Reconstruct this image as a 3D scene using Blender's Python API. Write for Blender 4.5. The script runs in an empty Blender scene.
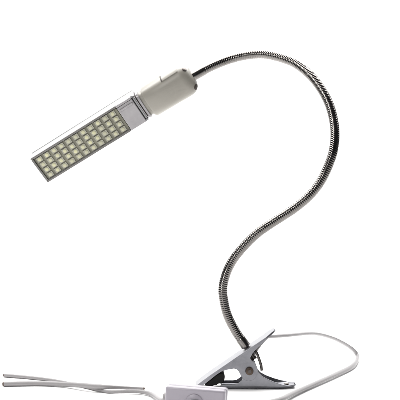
import bpy, bmesh, math, random
from mathutils import Vector, Matrix
random.seed(4)
S = bpy.context.scene
COL = S.collection

# ------------------------------------------------------------------ camera geometry
D, H, HZ = 9.0, 1.75, 212.0        # camera distance to the lamp's plane, camera height, horizon row
def P(px, py, Y=0.0):
    k = (D + Y) / D / 100.0
    return Vector(((px - 200.0) * k, Y, H - (py - HZ) * k))
def F(px, py, r):                    # a point lying on the floor (centre r above it)
    Y = D * (H - r) * 100.0 / (py - HZ) - D
    v = P(px, py, Y); v.z = r
    return v

# ------------------------------------------------------------------ materials
def mat(name, col, rough=0.5, metal=0.0, var=0.08, nscale=6.0, rvar=0.1, bump=0.0, bscale=60.0,
        spec=0.5, coat=0.0, trans=0.0, sss=0.0, stretch=None, rnd=0.0):
    m = bpy.data.materials.new(name); m.use_nodes = True
    nt = m.node_tree; b = nt.nodes['Principled BSDF']
    b.inputs['Metallic'].default_value = metal
    b.inputs['Specular IOR Level'].default_value = spec
    b.inputs['Coat Weight'].default_value = coat
    b.inputs['Transmission Weight'].default_value = trans
    if sss:
        b.inputs['Subsurface Weight'].default_value = sss
        b.inputs['Subsurface Radius'].default_value = (0.05, 0.05, 0.05)
    tc = nt.nodes.new('ShaderNodeTexCoord')
    src = tc.outputs['Object']
    if stretch:
        mp = nt.nodes.new('ShaderNodeMapping'); mp.inputs['Scale'].default_value = stretch
        nt.links.new(src, mp.inputs['Vector']); src = mp.outputs['Vector']
    n = nt.nodes.new('ShaderNodeTexNoise'); n.inputs['Scale'].default_value = nscale
    n.inputs['Detail'].default_value = 6.0; n.inputs['Roughness'].default_value = 0.6
    nt.links.new(src, n.inputs['Vector'])
    r = nt.nodes.new('ShaderNodeValToRGB')
    lo = [c * (1 - var) for c in col]; hi = [min(1, c * (1 + var)) for c in col]
    r.color_ramp.elements[0].position = 0.3; r.color_ramp.elements[0].color = (*lo, 1)
    r.color_ramp.elements[1].position = 0.7; r.color_ramp.elements[1].color = (*hi, 1)
    nt.links.new(n.outputs['Fac'], r.inputs['Fac'])
    out = r.outputs['Color']
    if rnd:                                   # every copy a slightly different shade
        oi = nt.nodes.new('ShaderNodeObjectInfo'); hs = nt.nodes.new('ShaderNodeHueSaturation')
        m1 = nt.nodes.new('ShaderNodeMapRange'); m1.inputs['To Min'].default_value = 1 - rnd; m1.inputs['To Max'].default_value = 1 + rnd
        nt.links.new(oi.outputs['Random'], m1.inputs['Value'])
        nt.links.new(m1.outputs['Result'], hs.inputs['Value']); nt.links.new(m1.outputs['Result'], hs.inputs['Saturation'])
        nt.links.new(out, hs.inputs['Color']); out = hs.outputs['Color']
    nt.links.new(out, b.inputs['Base Color'])
    mr = nt.nodes.new('ShaderNodeMapRange')
    mr.inputs['To Min'].default_value = max(0.03, rough - rvar); mr.inputs['To Max'].default_value = min(1, rough + rvar)
    nt.links.new(n.outputs['Fac'], mr.inputs['Value']); nt.links.new(mr.outputs['Result'], b.inputs['Roughness'])
    if bump:
        n2 = nt.nodes.new('ShaderNodeTexNoise'); n2.inputs['Scale'].default_value = bscale
        n2.inputs['Detail'].default_value = 3.0
        nt.links.new(src, n2.inputs['Vector'])
        bp = nt.nodes.new('ShaderNodeBump'); bp.inputs['Strength'].default_value = bump
        bp.inputs['Distance'].default_value = 0.01
        nt.links.new(n2.outputs['Fac'], bp.inputs['Height']); nt.links.new(bp.outputs['Normal'], b.inputs['Normal'])
    return m

M = {}
M['paper'] = mat('white_paper', (0.93, 0.93, 0.93), 0.9, var=0.01, nscale=2, spec=0.1)
M['socket'] = mat('ivory_plastic', (0.285, 0.27, 0.238), 0.38, var=0.05, nscale=3, bump=0.06, bscale=90)
M['hood'] = mat('milky_plastic', (0.34, 0.34, 0.345), 0.3, var=0.03, nscale=3, coat=0.2)
M['cap'] = mat('frosted_plastic', (0.33, 0.317, 0.33), 0.22, var=0.14, nscale=7, bump=0.1, bscale=25, coat=0.4)
M['rim'] = mat('dark_aluminium', (0.15, 0.146, 0.14), 0.4, metal=0.6, var=0.15, nscale=12)
M['board'] = mat('led_board', (0.20, 0.195, 0.15), 0.5, var=0.2, nscale=9)
M['package'] = mat('led_package', (0.33, 0.325, 0.265), 0.4, var=0.12, nscale=4)
M['phosphor'] = mat('led_phosphor', (0.46, 0.45, 0.30), 0.35, rnd=0.16, var=0.18, nscale=5, coat=0.3)
M['chrome'] = mat('chromed_steel', (0.19, 0.18, 0.172), 0.2, metal=1.0, var=0.15, nscale=10, rvar=0.08)
M['zinc'] = mat('zinc_plated_steel', (0.26, 0.262, 0.285), 0.36, metal=0.85, var=0.16, nscale=9, rvar=0.16, bump=0.1, bscale=45)
M['dark_steel'] = mat('dark_steel', (0.10, 0.09, 0.085), 0.35, metal=0.9, var=0.2, nscale=12)
M['rivet'] = mat('tarnished_rivet', (0.10, 0.075, 0.06), 0.4, metal=0.9, var=0.3, nscale=20)
M['rubber'] = mat('black_rubber', (0.008, 0.008, 0.008), 0.7, var=0.2, nscale=10, bump=0.2, bscale=50, spec=0.25)
M['cable'] = mat('white_vinyl', (0.30, 0.288, 0.295), 0.4, var=0.06, nscale=4, bump=0.04, bscale=30)
M['switch'] = mat('lilac_white_plastic', (0.355, 0.332, 0.38), 0.35, var=0.03, nscale=3, bump=0.05, bscale=120)
M['hole'] = mat('recess_shade', (0.03, 0.02, 0.015), 0.6, var=0.2)  # near-black colour standing in for the shade inside gaps and holes
M['copper'] = mat('cut_wire_end', (0.14, 0.11, 0.10), 0.5, metal=0.5, var=0.3, nscale=30)

# ------------------------------------------------------------------ object helpers
WORLD = {}
def link(name, bm, mats, parent=None, smooth=True, angle=40, origin=None):
    vs = [v.co.copy() for v in bm.verts]
    if origin is None:
        lo = Vector((min(v[i] for v in vs) for i in range(3))); hi = Vector((max(v[i] for v in vs) for i in range(3)))
        origin = (lo + hi) / 2
    bmesh.ops.translate(bm, verts=bm.verts, vec=-origin)
    bmesh.ops.recalc_face_normals(bm, faces=bm.faces)
    me = bpy.data.meshes.new(name); bm.to_mesh(me); bm.free()
    if not isinstance(mats, (list, tuple)): mats = [mats]
    for m in mats: me.materials.append(m)
    if smooth:
        me.polygons.foreach_set('use_smooth', [True] * len(me.polygons))
        me.set_sharp_from_angle(angle=math.radians(angle))
    o = bpy.data.objects.new(name, me); COL.objects.link(o)
    o.location = origin - (WORLD[parent.name] if parent else Vector())
    if parent: o.parent = parent
    WORLD[o.name] = Vector(origin)
    return o
def bevel(o, w, seg=2, ang=35):
    m = o.modifiers.new('bevel', 'BEVEL'); m.width = w; m.segments = seg; m.limit_method = 'ANGLE'
    m.angle_limit = math.radians(ang); m.harden_normals = False
    return o
def spline(pts, step):
    """Catmull-Rom through pts (Vectors), resampled at even arc length"""
    q = [pts[0] * 2 - pts[1]] + list(pts) + [pts[-1] * 2 - pts[-2]]
    d = []
    for i in range(1, len(q) - 2):
        p0, p1, p2, p3 = q[i - 1:i + 3]
        for k in range(24):
            t = k / 24
            d.append(0.5 * ((2 * p1) + (p2 - p0) * t + (2 * p0 - 5 * p1 + 4 * p2 - p3) * t * t + (3 * p1 - p0 - 3 * p2 + p3) * t ** 3))
    d.append(pts[-1].copy())
    for it in range(40):
        d = [d[0]] + [(d[i - 1] + 2 * d[i] + d[i + 1]) / 4 for i in range(1, len(d) - 1)] + [d[-1]]
    cum = [0.0]
    for a, b in zip(d, d[1:]): cum.append(cum[-1] + (b - a).length)
    n = max(2, int(cum[-1] / step)); out = []; j = 0
    for i in range(n + 1):
        s = cum[-1] * i / n
        while j < len(d) - 2 and cum[j + 1] < s: j += 1
        t = (s - cum[j]) / max(1e-9, cum[j + 1] - cum[j])
        out.append(d[j].lerp(d[j + 1], t))
    return out, cum[-1]
def sweep(bm, path, rfun, seg=16, up=Vector((0, -1, 0)), mi=0, caps=True):
    """rfun(s, f, th) -> radius; s arc length, f 0..1"""
    n = len(path); tot = sum((b - a).length for a, b in zip(path, path[1:]))
    rings = []; s = 0; nrm = None
    for i, p in enumerate(path):
        t = (path[min(i + 1, n - 1)] - path[max(i - 1, 0)]).normalized()
        if nrm is None: nrm = (up - t * up.dot(t)).normalized()
        else: nrm = (nrm - t * nrm.dot(t)).normalized()
        bn = t.cross(nrm)
        if i: s += (path[i] - path[i - 1]).length
        ring = []
        for k in range(seg):
            th = 2 * math.pi * k / seg
            r = rfun(s, s / tot, th)
            ring.append(bm.verts.new(p + (nrm * math.cos(th) + bn * math.sin(th)) * r))
        rings.append(ring)
    for a, b in zip(rings, rings[1:]):
        for k in range(seg):
            f = bm.faces.new((a[k], a[(k + 1) % seg], b[(k + 1) % seg], b[k])); f.material_index = mi
    if caps:
        f = bm.faces.new(rings[0][::-1]); f.material_index = mi
        f = bm.faces.new(rings[-1]); f.material_index = mi
    return rings
def cyl(bm, a, b, r, seg=24, mi=0, prof=None):
    """prof: list of (t, r) along a->b"""
    prof = prof or [(0, r), (1, r)]
    ax = (b - a).normalized(); up = Vector((0, 0, 1)) if abs(ax.z) < .9 else Vector((1, 0, 0))
    n = (up - ax * up.dot(ax)).normalized(); bn = ax.cross(n); rings = []
    for t, rr in prof:
        c = a.lerp(b, t)
        rings.append([bm.verts.new(c + (n * math.cos(2 * math.pi * k / seg) + bn * math.sin(2 * math.pi * k / seg)) * rr) for k in range(seg)])
    for p, q in zip(rings, rings[1:]):
        for k in range(seg):
            f = bm.faces.new((p[k], p[(k + 1) % seg], q[(k + 1) % seg], q[k])); f.material_index = mi
    for f in (bm.faces.new(rings[0][::-1]), bm.faces.new(rings[-1])): f.material_index = mi
def fbox(bm, O, ax, lo, hi, mi=0):
    """box in the frame ax=(u,v,w) at O"""
    u, v, w = ax; vs = []
    for a in (lo[0], hi[0]):
        for b in (lo[1], hi[1]):
            for c in (lo[2], hi[2]): vs.append(bm.verts.new(O + u * a + v * b + w * c))
    for q in ((0, 1, 3, 2), (4, 6, 7, 5), (0, 4, 5, 1), (2, 3, 7, 6), (0, 2, 6, 4), (1, 5, 7, 3)):
        f = bm.faces.new([vs[i] for i in q]); f.material_index = mi

# ------------------------------------------------------------------ setting: white paper sweep
bm = bmesh.new()
prof = [(-16.0, 0.0), (0.0, 0.0), (7.0, 0.0)]
for k in range(1, 17):
    a = k / 16 * math.pi / 2
    prof.append((7.0 + 5 * math.sin(a), 5 - 5 * math.cos(a)))
prof.append((12.0, 16.0))
rows = [[bm.verts.new((x, y, z)) for x in (-22, 22)] for y, z in prof]
for a, b in zip(rows, rows[1:]): bm.faces.new((a[0], a[1], b[1], b[0]))
o = link('backdrop', bm, M['paper'], origin=Vector((0, 0, 0)), angle=60)
o['kind'] = 'structure'

# ------------------------------------------------------------------ the lamp
root = bpy.data.objects.new('clip_lamp', None); COL.objects.link(root)
root.location = (0.55, 0, 0); root.empty_display_size = 0.3; WORLD['clip_lamp'] = Vector(root.location)
root['label'] = 'silver gooseneck LED lamp on a grey metal clip with white cord and switch'
root['category'] = 'lamp'

# --- head frame
C = P(140, 105.4, 0.72); q = 1.083 / 100
u = Vector((0.861, -0.17, 0.509)).normalized()
pup = Vector((-0.509, 0, 0.861)); t_ = math.radians(-20)
w = Vector((0, -1, 0)) * math.cos(t_) + pup * math.sin(t_)
w = (w - u * w.dot(u)).normalized(); v = w.cross(u).normalized()
if v.z < 0: v = -v
AX = (u, v, w)
def L(a, b, c): return C + (u * a + v * b + w * c) * q
def sq(lo, hi): return [x * q for x in lo], [x * q for x in hi]

# hood: hollow milky shell open at the front
bm = bmesh.new()
fbox(bm, C, AX, *sq((-122, -15, -11), (1, 15, -8)))
fbox(bm, C, AX, *sq((-122, 12.6, -7.9), (1, 15, 10)))
fbox(bm, C, AX, *sq((-122, -15, -7.9), (1, -12.6, 10)))
fbox(bm, C, AX, *sq((-122, -12.5, -7.9), (-119.8, 12.5, 10)))
fbox(bm, C, AX, *sq((-1, -12.5, -7.9), (1, 12.5, 10)))
hood = bevel(link('lamp_body', bm, M['hood'], root), 0.012, 3)
# board plus rim
bm = bmesh.new()
fbox(bm, C, AX, *sq((-119.4, -12.9, 6), (-20, 12.4, 9.0)))
board = bevel(link('led_board', bm, M['board'], hood), 0.004)
bm = bmesh.new()
fbox(bm, C, AX, *sq((-121.2, 13.2, 10.05), (-19.5, 14.9, 11)))
fbox(bm, C, AX, *sq((-121.2, -14.9, 10.05), (-19.5, -12.7, 11)))
fbox(bm, C, AX, *sq((-121.2, -12.65, 10.05), (-119, 13.15, 11)))
bevel(link('panel_rim', bm, M['rim'], hood), 0.004)
# chips: eleven across, four deep
proto = None
for i in range(11):
    for j in range(4):
        bm = bmesh.new()
        cu = -113.8 + i * 8.8; cv = 9.6 - j * 6.25
        O = L(cu, cv, 9.05)
        if proto is None:
            fbox(bm, O, AX, *sq((-2.95, -2.45, 0), (2.95, 2.45, 1.3)), mi=0)
            cyl(bm, O + w * 1.32 * q, O + w * 1.7 * q, 0, 16, 1, [(0, 1.95 * q), (0.6, 1.8 * q), (1, 1.2 * q)])
            proto = link('led_chip', bm, [M['package'], M['phosphor']], hood, angle=30, origin=O)
        else:
            bm.free()
            c = proto.copy(); COL.objects.link(c); c.parent = hood
            c.location = O - WORLD[hood.name]
# thin grey lip round the back edge of the hood
bm = bmesh.new()
fbox(bm, C, AX, *sq((-122.4, 14.9, -11.8), (0.5, 15.35, -9.4)))
fbox(bm, C, AX, *sq((-122.6, -15.0, -11.6), (-121.9, 14.8, -10.2)))
bevel(link('hood_lip', bm, M['hood'], hood), 0.004)
# frosted end cap with ridges
bm = bmesh.new()
fbox(bm, C, AX, *sq((-19.2, -14.6, 1), (-1.5, 12.2, 11.6)))
fbox(bm, C, AX, *sq((-19.2, 12.6, 10.1), (-1.5, 14.9, 12.4)))
fbox(bm, C, AX, *sq((-17.8, 7.6, 11.65), (-2.6, 9.6, 12.8)))
cap = bevel(link('end_cap', bm, M['cap'], hood), 0.012, 3)
# collar between body and socket
def sup(bm, st, n=3.0, seg=48, mi=0, off=0.0):
    """stations: (u, half-height v, half-depth w, centre v)"""
    rings = []
    for (a, rv, rw, cv) in st:
        ring = []
        for k in range(seg):
            th = 2 * math.pi * k / seg; c, s = math.cos(th), math.sin(th)
            ring.append(bm.verts.new(L(a, cv + rv * math.copysign(abs(c) ** (2 / n), c), rw * math.copysign(abs(s) ** (2 / n), s))))
        rings.append(ring)
    for p, r in zip(rings, rings[1:]):
        for k in range(seg):
            f = bm.faces.new((p[k], p[(k + 1) % seg], r[(k + 1) % seg], r[k])); f.material_index = mi
    bm.faces.new(rings[0][::-1]).material_index = mi; bm.faces.new(rings[-1]).material_index = mi
bm = bmesh.new()
sup(bm, [(1.1, 13.6, 10.6, 0), (1.4, 14.2, 11.2, 0), (1.9, 14.2, 11.2, 0), (2.1, 13.0, 10, 0)], 5)
sup(bm, [(2.9, 13.4, 10.4, -.3), (3.2, 14.6, 11.8, -.3), (5.2, 14.6, 11.8, -.3), (5.6, 13.6, 10.6, -.3)], 5)
link('collar', bm, M['cap'], hood, angle=30)
# ring coloured near black for the shade in the gap
bm = bmesh.new(); sup(bm, [(1.6, 12.6, 9.6, 0), (4, 12.6, 9.6, 0)], 5)
link('seam_shade', bm, M['hole'], hood, angle=30)

# --- socket holder
bm = bmesh.new()
st = [(5.0, 13.0, 10.5, -1.0), (8.5, 13.2, 11.0, -1.2), (9.2, 15.0, 13.6, -1.6), (11, 15.6, 14.6, -1.8), (36, 15.9, 15.2, -2.0), (50, 16.0, 15.4, -2.2)]
R0 = 9.0
for k in range(1, 9):
    a = k / 8 * math.pi / 2
    st.append((50 + R0 * math.sin(a) * 1.2, 16.0 - R0 * (1 - math.cos(a)), 15.4 - R0 * (1 - math.cos(a)), -2.2))
sup(bm, st, 2.7)
socket = link('lamp_socket', bm, M['socket'], root, angle=32)
# release tab standing a little proud of the upper side
def surf(a, ang, rv=15.9, rw=15.2, cv=-2.0, n=2.7, out=0.0):
    c, s = math.cos(ang), math.sin(ang)
    return L(a, cv + (rv + out) * math.copysign(abs(c) ** (2 / n), c), (rw + out) * math.copysign(abs(s) ** (2 / n), s))
bm = bmesh.new(); g = []
for out in (-0.6, 0.7):
    g.append([[bm.verts.new(surf(a, ang, out=out)) for ang in [math.radians(x) for x in (-4, 4, 12, 20, 27, 34, 41)]] for a in (33.5, 39, 45, 51)])
for s_ in (0, 1):
    for i in range(3):
        for j in range(6):
            bm.faces.new((g[s_][i][j], g[s_][i + 1][j], g[s_][i + 1][j + 1], g[s_][i][j + 1]))
for i in range(3):
    for j in (0, 6): bm.faces.new((g[0][i][j], g[0][i + 1][j], g[1][i + 1][j], g[1][i][j]))
for j in range(6):
    for i in (0, 3): bm.faces.new((g[0][i][j], g[0][i][j + 1], g[1][i][j + 1], g[1][i][j]))
bevel(link('release_tab', bm, M['socket'], socket, angle=30), 0.004)
bm = bmesh.new(); g = []
for out in (-0.5, 0.25):
    g.append([[bm.verts.new(surf(a, math.radians(x), out=out)) for x in (-4, 8, 16, 24, 32, 42)] for a in (32.2, 33.4)])
for j in range(5):
    bm.faces.new((g[1][0][j], g[1][1][j], g[1][1][j + 1], g[1][0][j + 1]))
    bm.faces.new((g[0][0][j], g[1][0][j], g[1][0][j + 1], g[0][0][j + 1]))
link('slit_shade', bm, M['hole'], socket)  # strip on the surface, its colour painting the shade of a narrow opening
# rounded end: a screw head, and a solid disc painted with a hole's shade
def endp(al, ang):
    k_ = R0 * (1 - math.cos(al))
    return surf(50 + R0 * 1.2 * math.sin(al), ang, rv=16.0 - k_, rw=15.4 - k_, cv=-2.2)
for (al, ang, m_, rr, lab) in ((0.8, math.radians(38), M['dark_steel'], .026, 'small grey screw head'), (0.85, math.radians(132), M['hole'], .03, 'dark disc, painted shade of an empty screw hole')):
    p = endp(al, ang)
    nrm = (endp(al + .05, ang) - endp(al - .05, ang)).cross(endp(al, ang + .05) - endp(al, ang - .05)).normalized()
    if nrm.dot(w + u) < 0: nrm = -nrm
    bm = bmesh.new()
    cyl(bm, p - nrm * 0.05, p + nrm * 0.004, 0, 24, 0, [(0, rr), (0.97, rr), (1, rr * .9)])
    s_ = link('screw', bm, m_, socket); s_['label'] = lab

# --- gooseneck
gp = [(190, 78, .62), (196, 75, .62), (210, 67.3, .63), (230, 59.3, .64), (249, 55, .60), (267, 54.5, .52), (290, 60.9, .4), (303, 68.8, .31), (314, 79.3, .22), (323, 91.8, .14),
      (329.5, 105, .07), (333.4, 119, .01), (335, 133, -.05), (334.2, 145, -.08), (331.5, 157.5, -.1), (322.5, 178.5, -.1), (310.7, 194.5, -.1), (295, 208, -.08),
      (277.5, 219.5, -.06), (260, 231.2, -.04), (247.5, 242.5, -.02), (235, 257, 0), (228, 269, 0), (224, 281, 0), (222.8, 290, 0), (223.6, 299, 0), (227.3, 315, 0), (236, 332, 0), (243.6, 343, 0), (246, 346.5, 0)]
path, glen = spline([P(*p) for p in gp], 0.0029)
RG = 0.0475; PITCH = 0.0205
def ribs(s, f, th):
    ph = 2 * math.pi * s / PITCH + th
    return RG * (0.955 + 0.045 * abs(math.sin(ph / 2)) ** 1.3)
bm = bmesh.new(); sweep(bm, path, ribs, 22)
goose = link('gooseneck', bm, M['chrome'], root, angle=75)
for rng in ((0, 64), (len(path) - 36, len(path))):
    bm = bmesh.new(); sub = path[rng[0]:rng[1]]
    sweep(bm, sub, lambda s, f, th: RG * 1.05 if 0.04 < f < 0.96 else RG * 0.98, 24)
    link('ferrule', bm, M['chrome'], goose, angle=50)
# threaded stud with nut under the lever
dr = (path[-1] - path[-12]).normalized(); e = path[-1]
bm = bmesh.new()
cyl(bm, e - dr * .02, e + dr * .15, .03, 16)
cyl(bm, e + dr * .035, e + dr * .085, .062, 6)
link('mounting_nut', bm, M['dark_steel'], goose, angle=30)

# --- clip, upper lever (folded sheet): cheek outline measured on the near cheek
W1, W2 = 0.128, 0.108
TOP = [(195.5, 386.2), (202.5, 380.8), (210, 375.3), (220, 368.4), (236, 357.4), (254, 345.3), (265.5, 337.6)]
LOW = [(266.3, 339.6), (262, 343.6), (257.2, 348), (252.6, 353.4), (250, 358.2), (252, 360.8), (255.6, 363.6), (257.8, 369), (257.4, 375), (254, 379.6), (248.5, 381.4),
       (243.8, 379.6), (241, 376), (238.8, 371.8), (236.6, 369.3), (234, 368.7), (228, 369.6), (221.5, 371.6), (216, 375.2), (211, 379.3), (204.5, 384.4), (198, 387.4)]
TAB = [(270, 334.0, .117), (273.4, 331.4, .09), (275.2, 330, .05)]
def XZ(p, Y): c = P(p[0], p[1], -W1); return Vector((c.x, Y, c.z))
bm = bmesh.new()
# folded top plate: a strip with real thickness that runs from the jaw's lip to the finger tab
stn = [(XZ(p, 0), W1) for p in TOP] + [(XZ(t, 0), t[2]) for t in TAB]
T_ = .019; inner = []
for i, (p, h) in enumerate(stn):
    d = (stn[min(i + 1, len(stn) - 1)][0] - stn[max(i - 1, 0)][0]).normalized()
    inner.append(p + Vector((d.z, 0, -d.x)) * T_)
prev = None
for (p, h), n0 in zip(stn, inner):
    ring = [bm.verts.new(p + Vector((0, -h, 0))), bm.verts.new(p + Vector((0, h, 0))), bm.verts.new(n0 + Vector((0, h, 0))), bm.verts.new(n0 + Vector((0, -h, 0)))]
    if prev:
        for k in range(4): bm.faces.new((prev[k], prev[(k + 1) % 4], ring[(k + 1) % 4], ring[k]))
    else: bm.faces.new(ring[::-1])
    prev = ring
bm.faces.new(prev)
# two cheeks
edge = [p.lerp(n0, .8) for (p, h), n0 in zip(stn[:len(TOP)], inner)] + [XZ(p, 0) for p in LOW]
for s_ in (-1, 1):
    o_ = [bm.verts.new(p + Vector((0, s_ * (W1 - .0012), 0))) for p in edge]
    i_ = [bm.verts.new(p + Vector((0, s_ * (W1 - .019), 0))) for p in edge]
    bm.faces.new(o_); bm.faces.new(i_[::-1])
    for k in range(len(edge)): bm.faces.new((o_[k - 1], o_[k], i_[k], i_[k - 1]))
lever = link('clip_lever', bm, M['zinc'], root, angle=35)
bevel(lever, .0055, 3)
lever.modifiers.new('flat_faces', 'WEIGHTED_NORMAL').keep_sharp = True
# rubber gripping pad
bm = bmesh.new()
PAD = [(204.5, 385.2), (210, 380.6), (216, 375.6), (220, 373.4), (223.6, 373.4), (225, 376.5), (224.5, 381), (222.8, 383.6), (220.7, 384.4), (219, 383.9), (216.5, 385.8), (214.5, 385.4), (212, 387), (209.5, 386.6), (207, 387.4)]
n_ = [bm.verts.new(XZ(p, -.104)) for p in PAD]; f_ = [bm.verts.new(XZ(p, .104)) for p in PAD]
bm.faces.new(n_); bm.faces.new(f_[::-1])
for i in range(len(PAD)): bm.faces.new((n_[i], n_[i - 1], f_[i - 1], f_[i]))
bevel(link('rubber_pad', bm, M['rubber'], lever, angle=30), .01, 2, 25)

# --- clip, lower jaw (folded channel) with spoon-shaped tail
gz = 390.2
UP = [(221, 385.2), (226, 384.6), (234, 384.6), (238, 383.8), (242, 381), (244.6, 373), (249.4, 366.2), (254, 366.5), (258.5, 372.5), (262, 376.4), (268, 379.6), (275, 382.4), (283, 384.8), (289, 386.0)]
bm = bmesh.new()
W = [W2] * 10 + [.112, .118, .12, .112]
BW = [W2 - .006] * 10 + [.105, .105, .1, .085]
ups, dn = {}, {}
for sgn in (-1, 1):
    ups[sgn] = [bm.verts.new(XZ(p, sgn * h)) for p, h in zip(UP, W)]
    dn[sgn] = [bm.verts.new(Vector((XZ(p, 0).x, sgn * h, 0.010 + max(0, (p[0] - 283) * .0008)))) for p, h in zip(UP, BW)]
    for i in range(len(UP) - 1): bm.faces.new((ups[sgn][i], ups[sgn][i + 1], dn[sgn][i + 1], dn[sgn][i]))
for i in range(len(UP) - 1): bm.faces.new((dn[-1][i], dn[-1][i + 1], dn[1][i + 1], dn[1][i]))
pu = [ups[-1][-1], dn[-1][-1], dn[1][-1], ups[1][-1]]
for x, z, h, b_ in ((291.5, .034, .103, .078), (294, .034, .086, .064), (295.8, .035, .062, .046), (296.9, .036, .034, .026)):
    X = XZ((x, 380), 0).x
    cu_ = [bm.verts.new((X, -h, z)), bm.verts.new((X - .01, -b_, z - .014)), bm.verts.new((X - .01, b_, z - .014)), bm.verts.new((X, h, z))]
    for k in range(3): bm.faces.new((pu[k], cu_[k], cu_[k + 1], pu[k + 1]))
    pu = cu_
jaw = link('clip_jaw', bm, M['zinc'], root, angle=40)
m = jaw.modifiers.new('fold', 'BEVEL'); m.width = .02; m.segments = 3; m.angle_limit = math.radians(50)
m = jaw.modifiers.new('sheet', 'SOLIDIFY'); m.thickness = .016; m.offset = 0
bevel(jaw, .004, 2)
jaw.modifiers.new('flat_faces', 'WEIGHTED_NORMAL').keep_sharp = True
bm = bmesh.new(); c0 = XZ((288, 386), 0)
cyl(bm, Vector((c0.x, .02, .018)), Vector((c0.x, .02, .032)), .024, 16)
link('rivet', bm, M['rivet'], jaw)

# pivot pin and torsion spring
pv = XZ((249.4, 371), 0)
bm = bmesh.new()
cyl(bm, pv + Vector((0, -.160, 0)), pv + Vector((0, .160, 0)), 0, 24, 0, [(0, .016), (.012, .036), (.06, .04), (.061, .02), (.939, .02), (.94, .04), (.988, .036), (1, .016)])
pin = link('pivot_pin', bm, M['rivet'], root, angle=40)
bm = bmesh.new()
cyl(bm, pv + Vector((0, -.1645, 0)), pv + Vector((0, -.15, 0)), .017, 14)
link('pin_end', bm, M['dark_steel'], pin, angle=40)
bm = bmesh.new(); sp = []
for k in range(73):
    a = k / 12 * 2 * math.pi + 1.2
    sp.append(pv + Vector((.052 * math.cos(a), -.08 + .16 * k / 72, .052 * math.sin(a))))
sp2 = [P(254.8, 349.5, -.08), P(257.2, 354, -.1), P(259, 359, -.1), P(261, 365, -.1), P(261.8, 370.5, -.1)]
a1, _ = spline(sp, .02); a2, _ = spline(sp2, .01)
sweep(bm, a1, lambda s, f, th: .012, 8); sweep(bm, a2, lambda s, f, th: .0145, 10)
link('spring', bm, M['dark_steel'], root)

# --- power cord: flat twin flex that turns on edge at the back
def flat(wide, thin, tw):
    def fn(s, f, th):
        a = th - tw(f)
        # two cores side by side: waisted oval
        r = 1 / math.sqrt((math.cos(a) / wide) ** 2 + (math.sin(a) / thin) ** 2)
        return r
    return fn
cp = [P(252.5, 356, 0), P(255.5, 350, 0), P(259.5, 344.5, .01), P(264, 339.5, .03), P(268, 336.8, .08), P(277, 336.3, .2), P(291, 335, .42), P(305, 333.6, .7), P(317.5, 334.2, .98), P(335, 339, 1.32),
      P(349, 346.6, 1.56), P(356, 353, 1.62), F(357.2, 359.3, .03), F(352.5, 366.7, .03), F(335, 374.8, .03), F(317.5, 382.6, .03), F(300, 390.4, .03), F(290, 395, .032),
      F(279, 400, .04), Vector((.50, -1.05, .05)), Vector((.36, -1.2, .055)), Vector((.21, -1.23, .055))]
path, _ = spline(cp, 0.02)
path = [p + Vector((0, .005 * math.sin(i * .09 + 1), .0015 * (1 + math.sin(i * .11)))) * min(1, i / 30) for i, p in enumerate(path)]
bm = bmesh.new()
sweep(bm, path, flat(.0285, .0185, lambda f: 1.57 * (1 + min(1, max(0, (f - .42) / .22)))), 20, up=Vector((0, -.3, 1)))
cord = link('power_cord', bm, M['cable'], root, angle=60)
# left lead, running out of the switch to its bare end
lp = [Vector((-.285, -1.1, .10)), Vector((-.345, -.98, .07)), F(153, 394.6, .03), F(142, 391.8, .026), F(130, 391.3, .024), F(112, 391.6, .02), F(101, 390.4, .018), F(85, 386.6, .017),
      F(64, 382.3, .0165), F(47, 379.4, .017), F(25, 377, .019), F(5, 375.3, .0205)]
path, _ = spline(lp, 0.02)
bm = bmesh.new(); sweep(bm, path, lambda s, f, th: .026 - .010 * min(1, max(0, f / .45)) + .004 * max(0, (f - .7) / .3), 16)
wire = link('lead_wire', bm, M['cable'], cord, angle=60)
bp = [P(4.2, 384.0, .0), P(22, 383.6, 0), P(42, 383.4, -.01), P(64, 384.2, -.04), P(85, 385.8, -.12), P(102, 387, -.15), P(122, 387.8, -.18), P(143, 388.4, -.22)]
for p_, z_ in zip(bp, (.03, .028, .026, .03, .05, .055, .05, .04)): pass
bp = [F(4.2, 384.0, .026), F(22, 383.6, .026), F(42, 383.4, .026), F(64, 384.3, .03), F(78, 385.0, .045), F(92, 386.0, .056), F(104, 386.7, .056), F(122, 387.6, .04), F(143, 388.5, .022)]
pathb, _ = spline(bp, 0.02)
bm = bmesh.new(); sweep(bm, pathb, lambda s, f, th: .025 - .012 * max(0, (f - .62) / .38), 16)
link('lead_wire', bm, M['cable'], cord, angle=60)
for pth, r, d0 in ((path[-3:], .0185, 1), (pathb[:3][::-1], .021, 1), (pathb[-3:], .0125, 1)):
    a, b = pth[0], pth[-1]; dd = (b - a).normalized()
    bm = bmesh.new(); cyl(bm, b - dd * .01, b + dd * .018, 0, 14, 0, [(0, r), (.7, r), (1, r * .7)])
    link('wire_end', bm, M['copper'], cord, angle=40)

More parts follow.
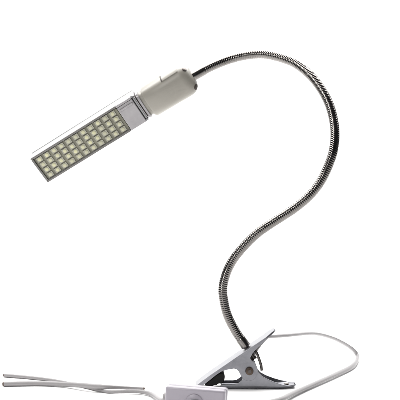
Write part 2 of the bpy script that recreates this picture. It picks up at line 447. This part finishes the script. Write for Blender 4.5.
# --- inline switch standing on its long edge
yaw = math.radians(-11); roll = math.radians(2.4)
bx = Vector((math.cos(yaw) * math.cos(roll), math.sin(yaw), -math.sin(roll))).normalized()
by = Vector((-math.sin(yaw), math.cos(yaw), 0)); by = (by - bx * by.dot(bx)).normalized(); bz = bx.cross(by)
O = Vector((-.031, -1.17, .118)); BX = (bx, by, bz)
bm = bmesh.new()
fbox(bm, O, BX, (-.262, -.09, -.112), (.262, -.004, .112)); fbox(bm, O, BX, (-.262, .0, -.112), (.262, .09, .112))
fbox(bm, O, BX, (-.25, -.02, -.10), (.25, .02, .10))
sw = bevel(link('inline_switch', bm, M['switch'], root), .022, 4)
bm = bmesh.new()
cyl(bm, O - by * .088 - bz * .012, O - by * .102 - bz * .012, .085, 32, 0, [(0, .078), (.6, .078), (1, .07)])
link('switch_bezel', bm, M['switch'], sw, angle=40)
bm = bmesh.new()
fbox(bm, O + bx * .0, BX, (-.045, -.12, -.05), (.045, -.1, .022))
bevel(link('rocker', bm, M['switch'], sw), .012, 3)
for s_ in (-1, 1):
    bm = bmesh.new()
    g0 = O - bz * (.055 if s_ > 0 else 0)
    cyl(bm, g0 + bx * s_ * .255, g0 + bx * s_ * .295, 0, 18, 0, [(0, .042), (.8, .04), (1, .032)])
    link('cord_grommet', bm, M['cable'], sw, angle=40)

# ------------------------------------------------------------------ lights
Wd = bpy.data.worlds.new('World'); S.world = Wd; Wd.use_nodes = True
Wd.node_tree.nodes['Background'].inputs['Color'].default_value = (0.9, 0.92, 1, 1)
Wd.node_tree.nodes['Background'].inputs['Strength'].default_value = 0.04
def area(name, loc, tgt, sx, sy, e, col=(1, 1, 1)):
    l = bpy.data.lights.new(name, 'AREA'); l.shape = 'RECTANGLE'; l.size = sx; l.size_y = sy; l.energy = e; l.color = col
    o = bpy.data.objects.new(name, l); COL.objects.link(o); o.location = loc
    o.rotation_euler = (Vector(tgt) - Vector(loc)).to_track_quat('-Z', 'Y').to_euler()
area('softbox_overhead', (-1, 3.0, 8.5), (-.2, 1.4, 0), 12, 7.5, 1600, (1, .985, .96))
area('added_backdrop_light', (0, 3.5, 11), (0, 10.5, 2.5), 34, 3, 3200)  # unseen lamp added to bring the backdrop to an even white
area('softbox_front', (-4.5, -7, 5), (0, 0, 1.2), 1.8, 3.8, 270, (1, .99, .97))

# ------------------------------------------------------------------ camera and view
cam = bpy.data.cameras.new('camera'); co = bpy.data.objects.new('camera', cam); COL.objects.link(co)
co.location = (0, -D, H); co.rotation_euler = (math.pi / 2, 0, 0)
cam.sensor_width = 36; cam.lens = 36 * D / 4.0
cam.shift_y = (HZ - 200) / 400.0
cam.clip_start = 0.1; cam.clip_end = 200
S.camera = co
S.view_settings.view_transform = 'Standard'; S.view_settings.look = 'None'
S.view_settings.exposure = 0; S.view_settings.gamma = 1
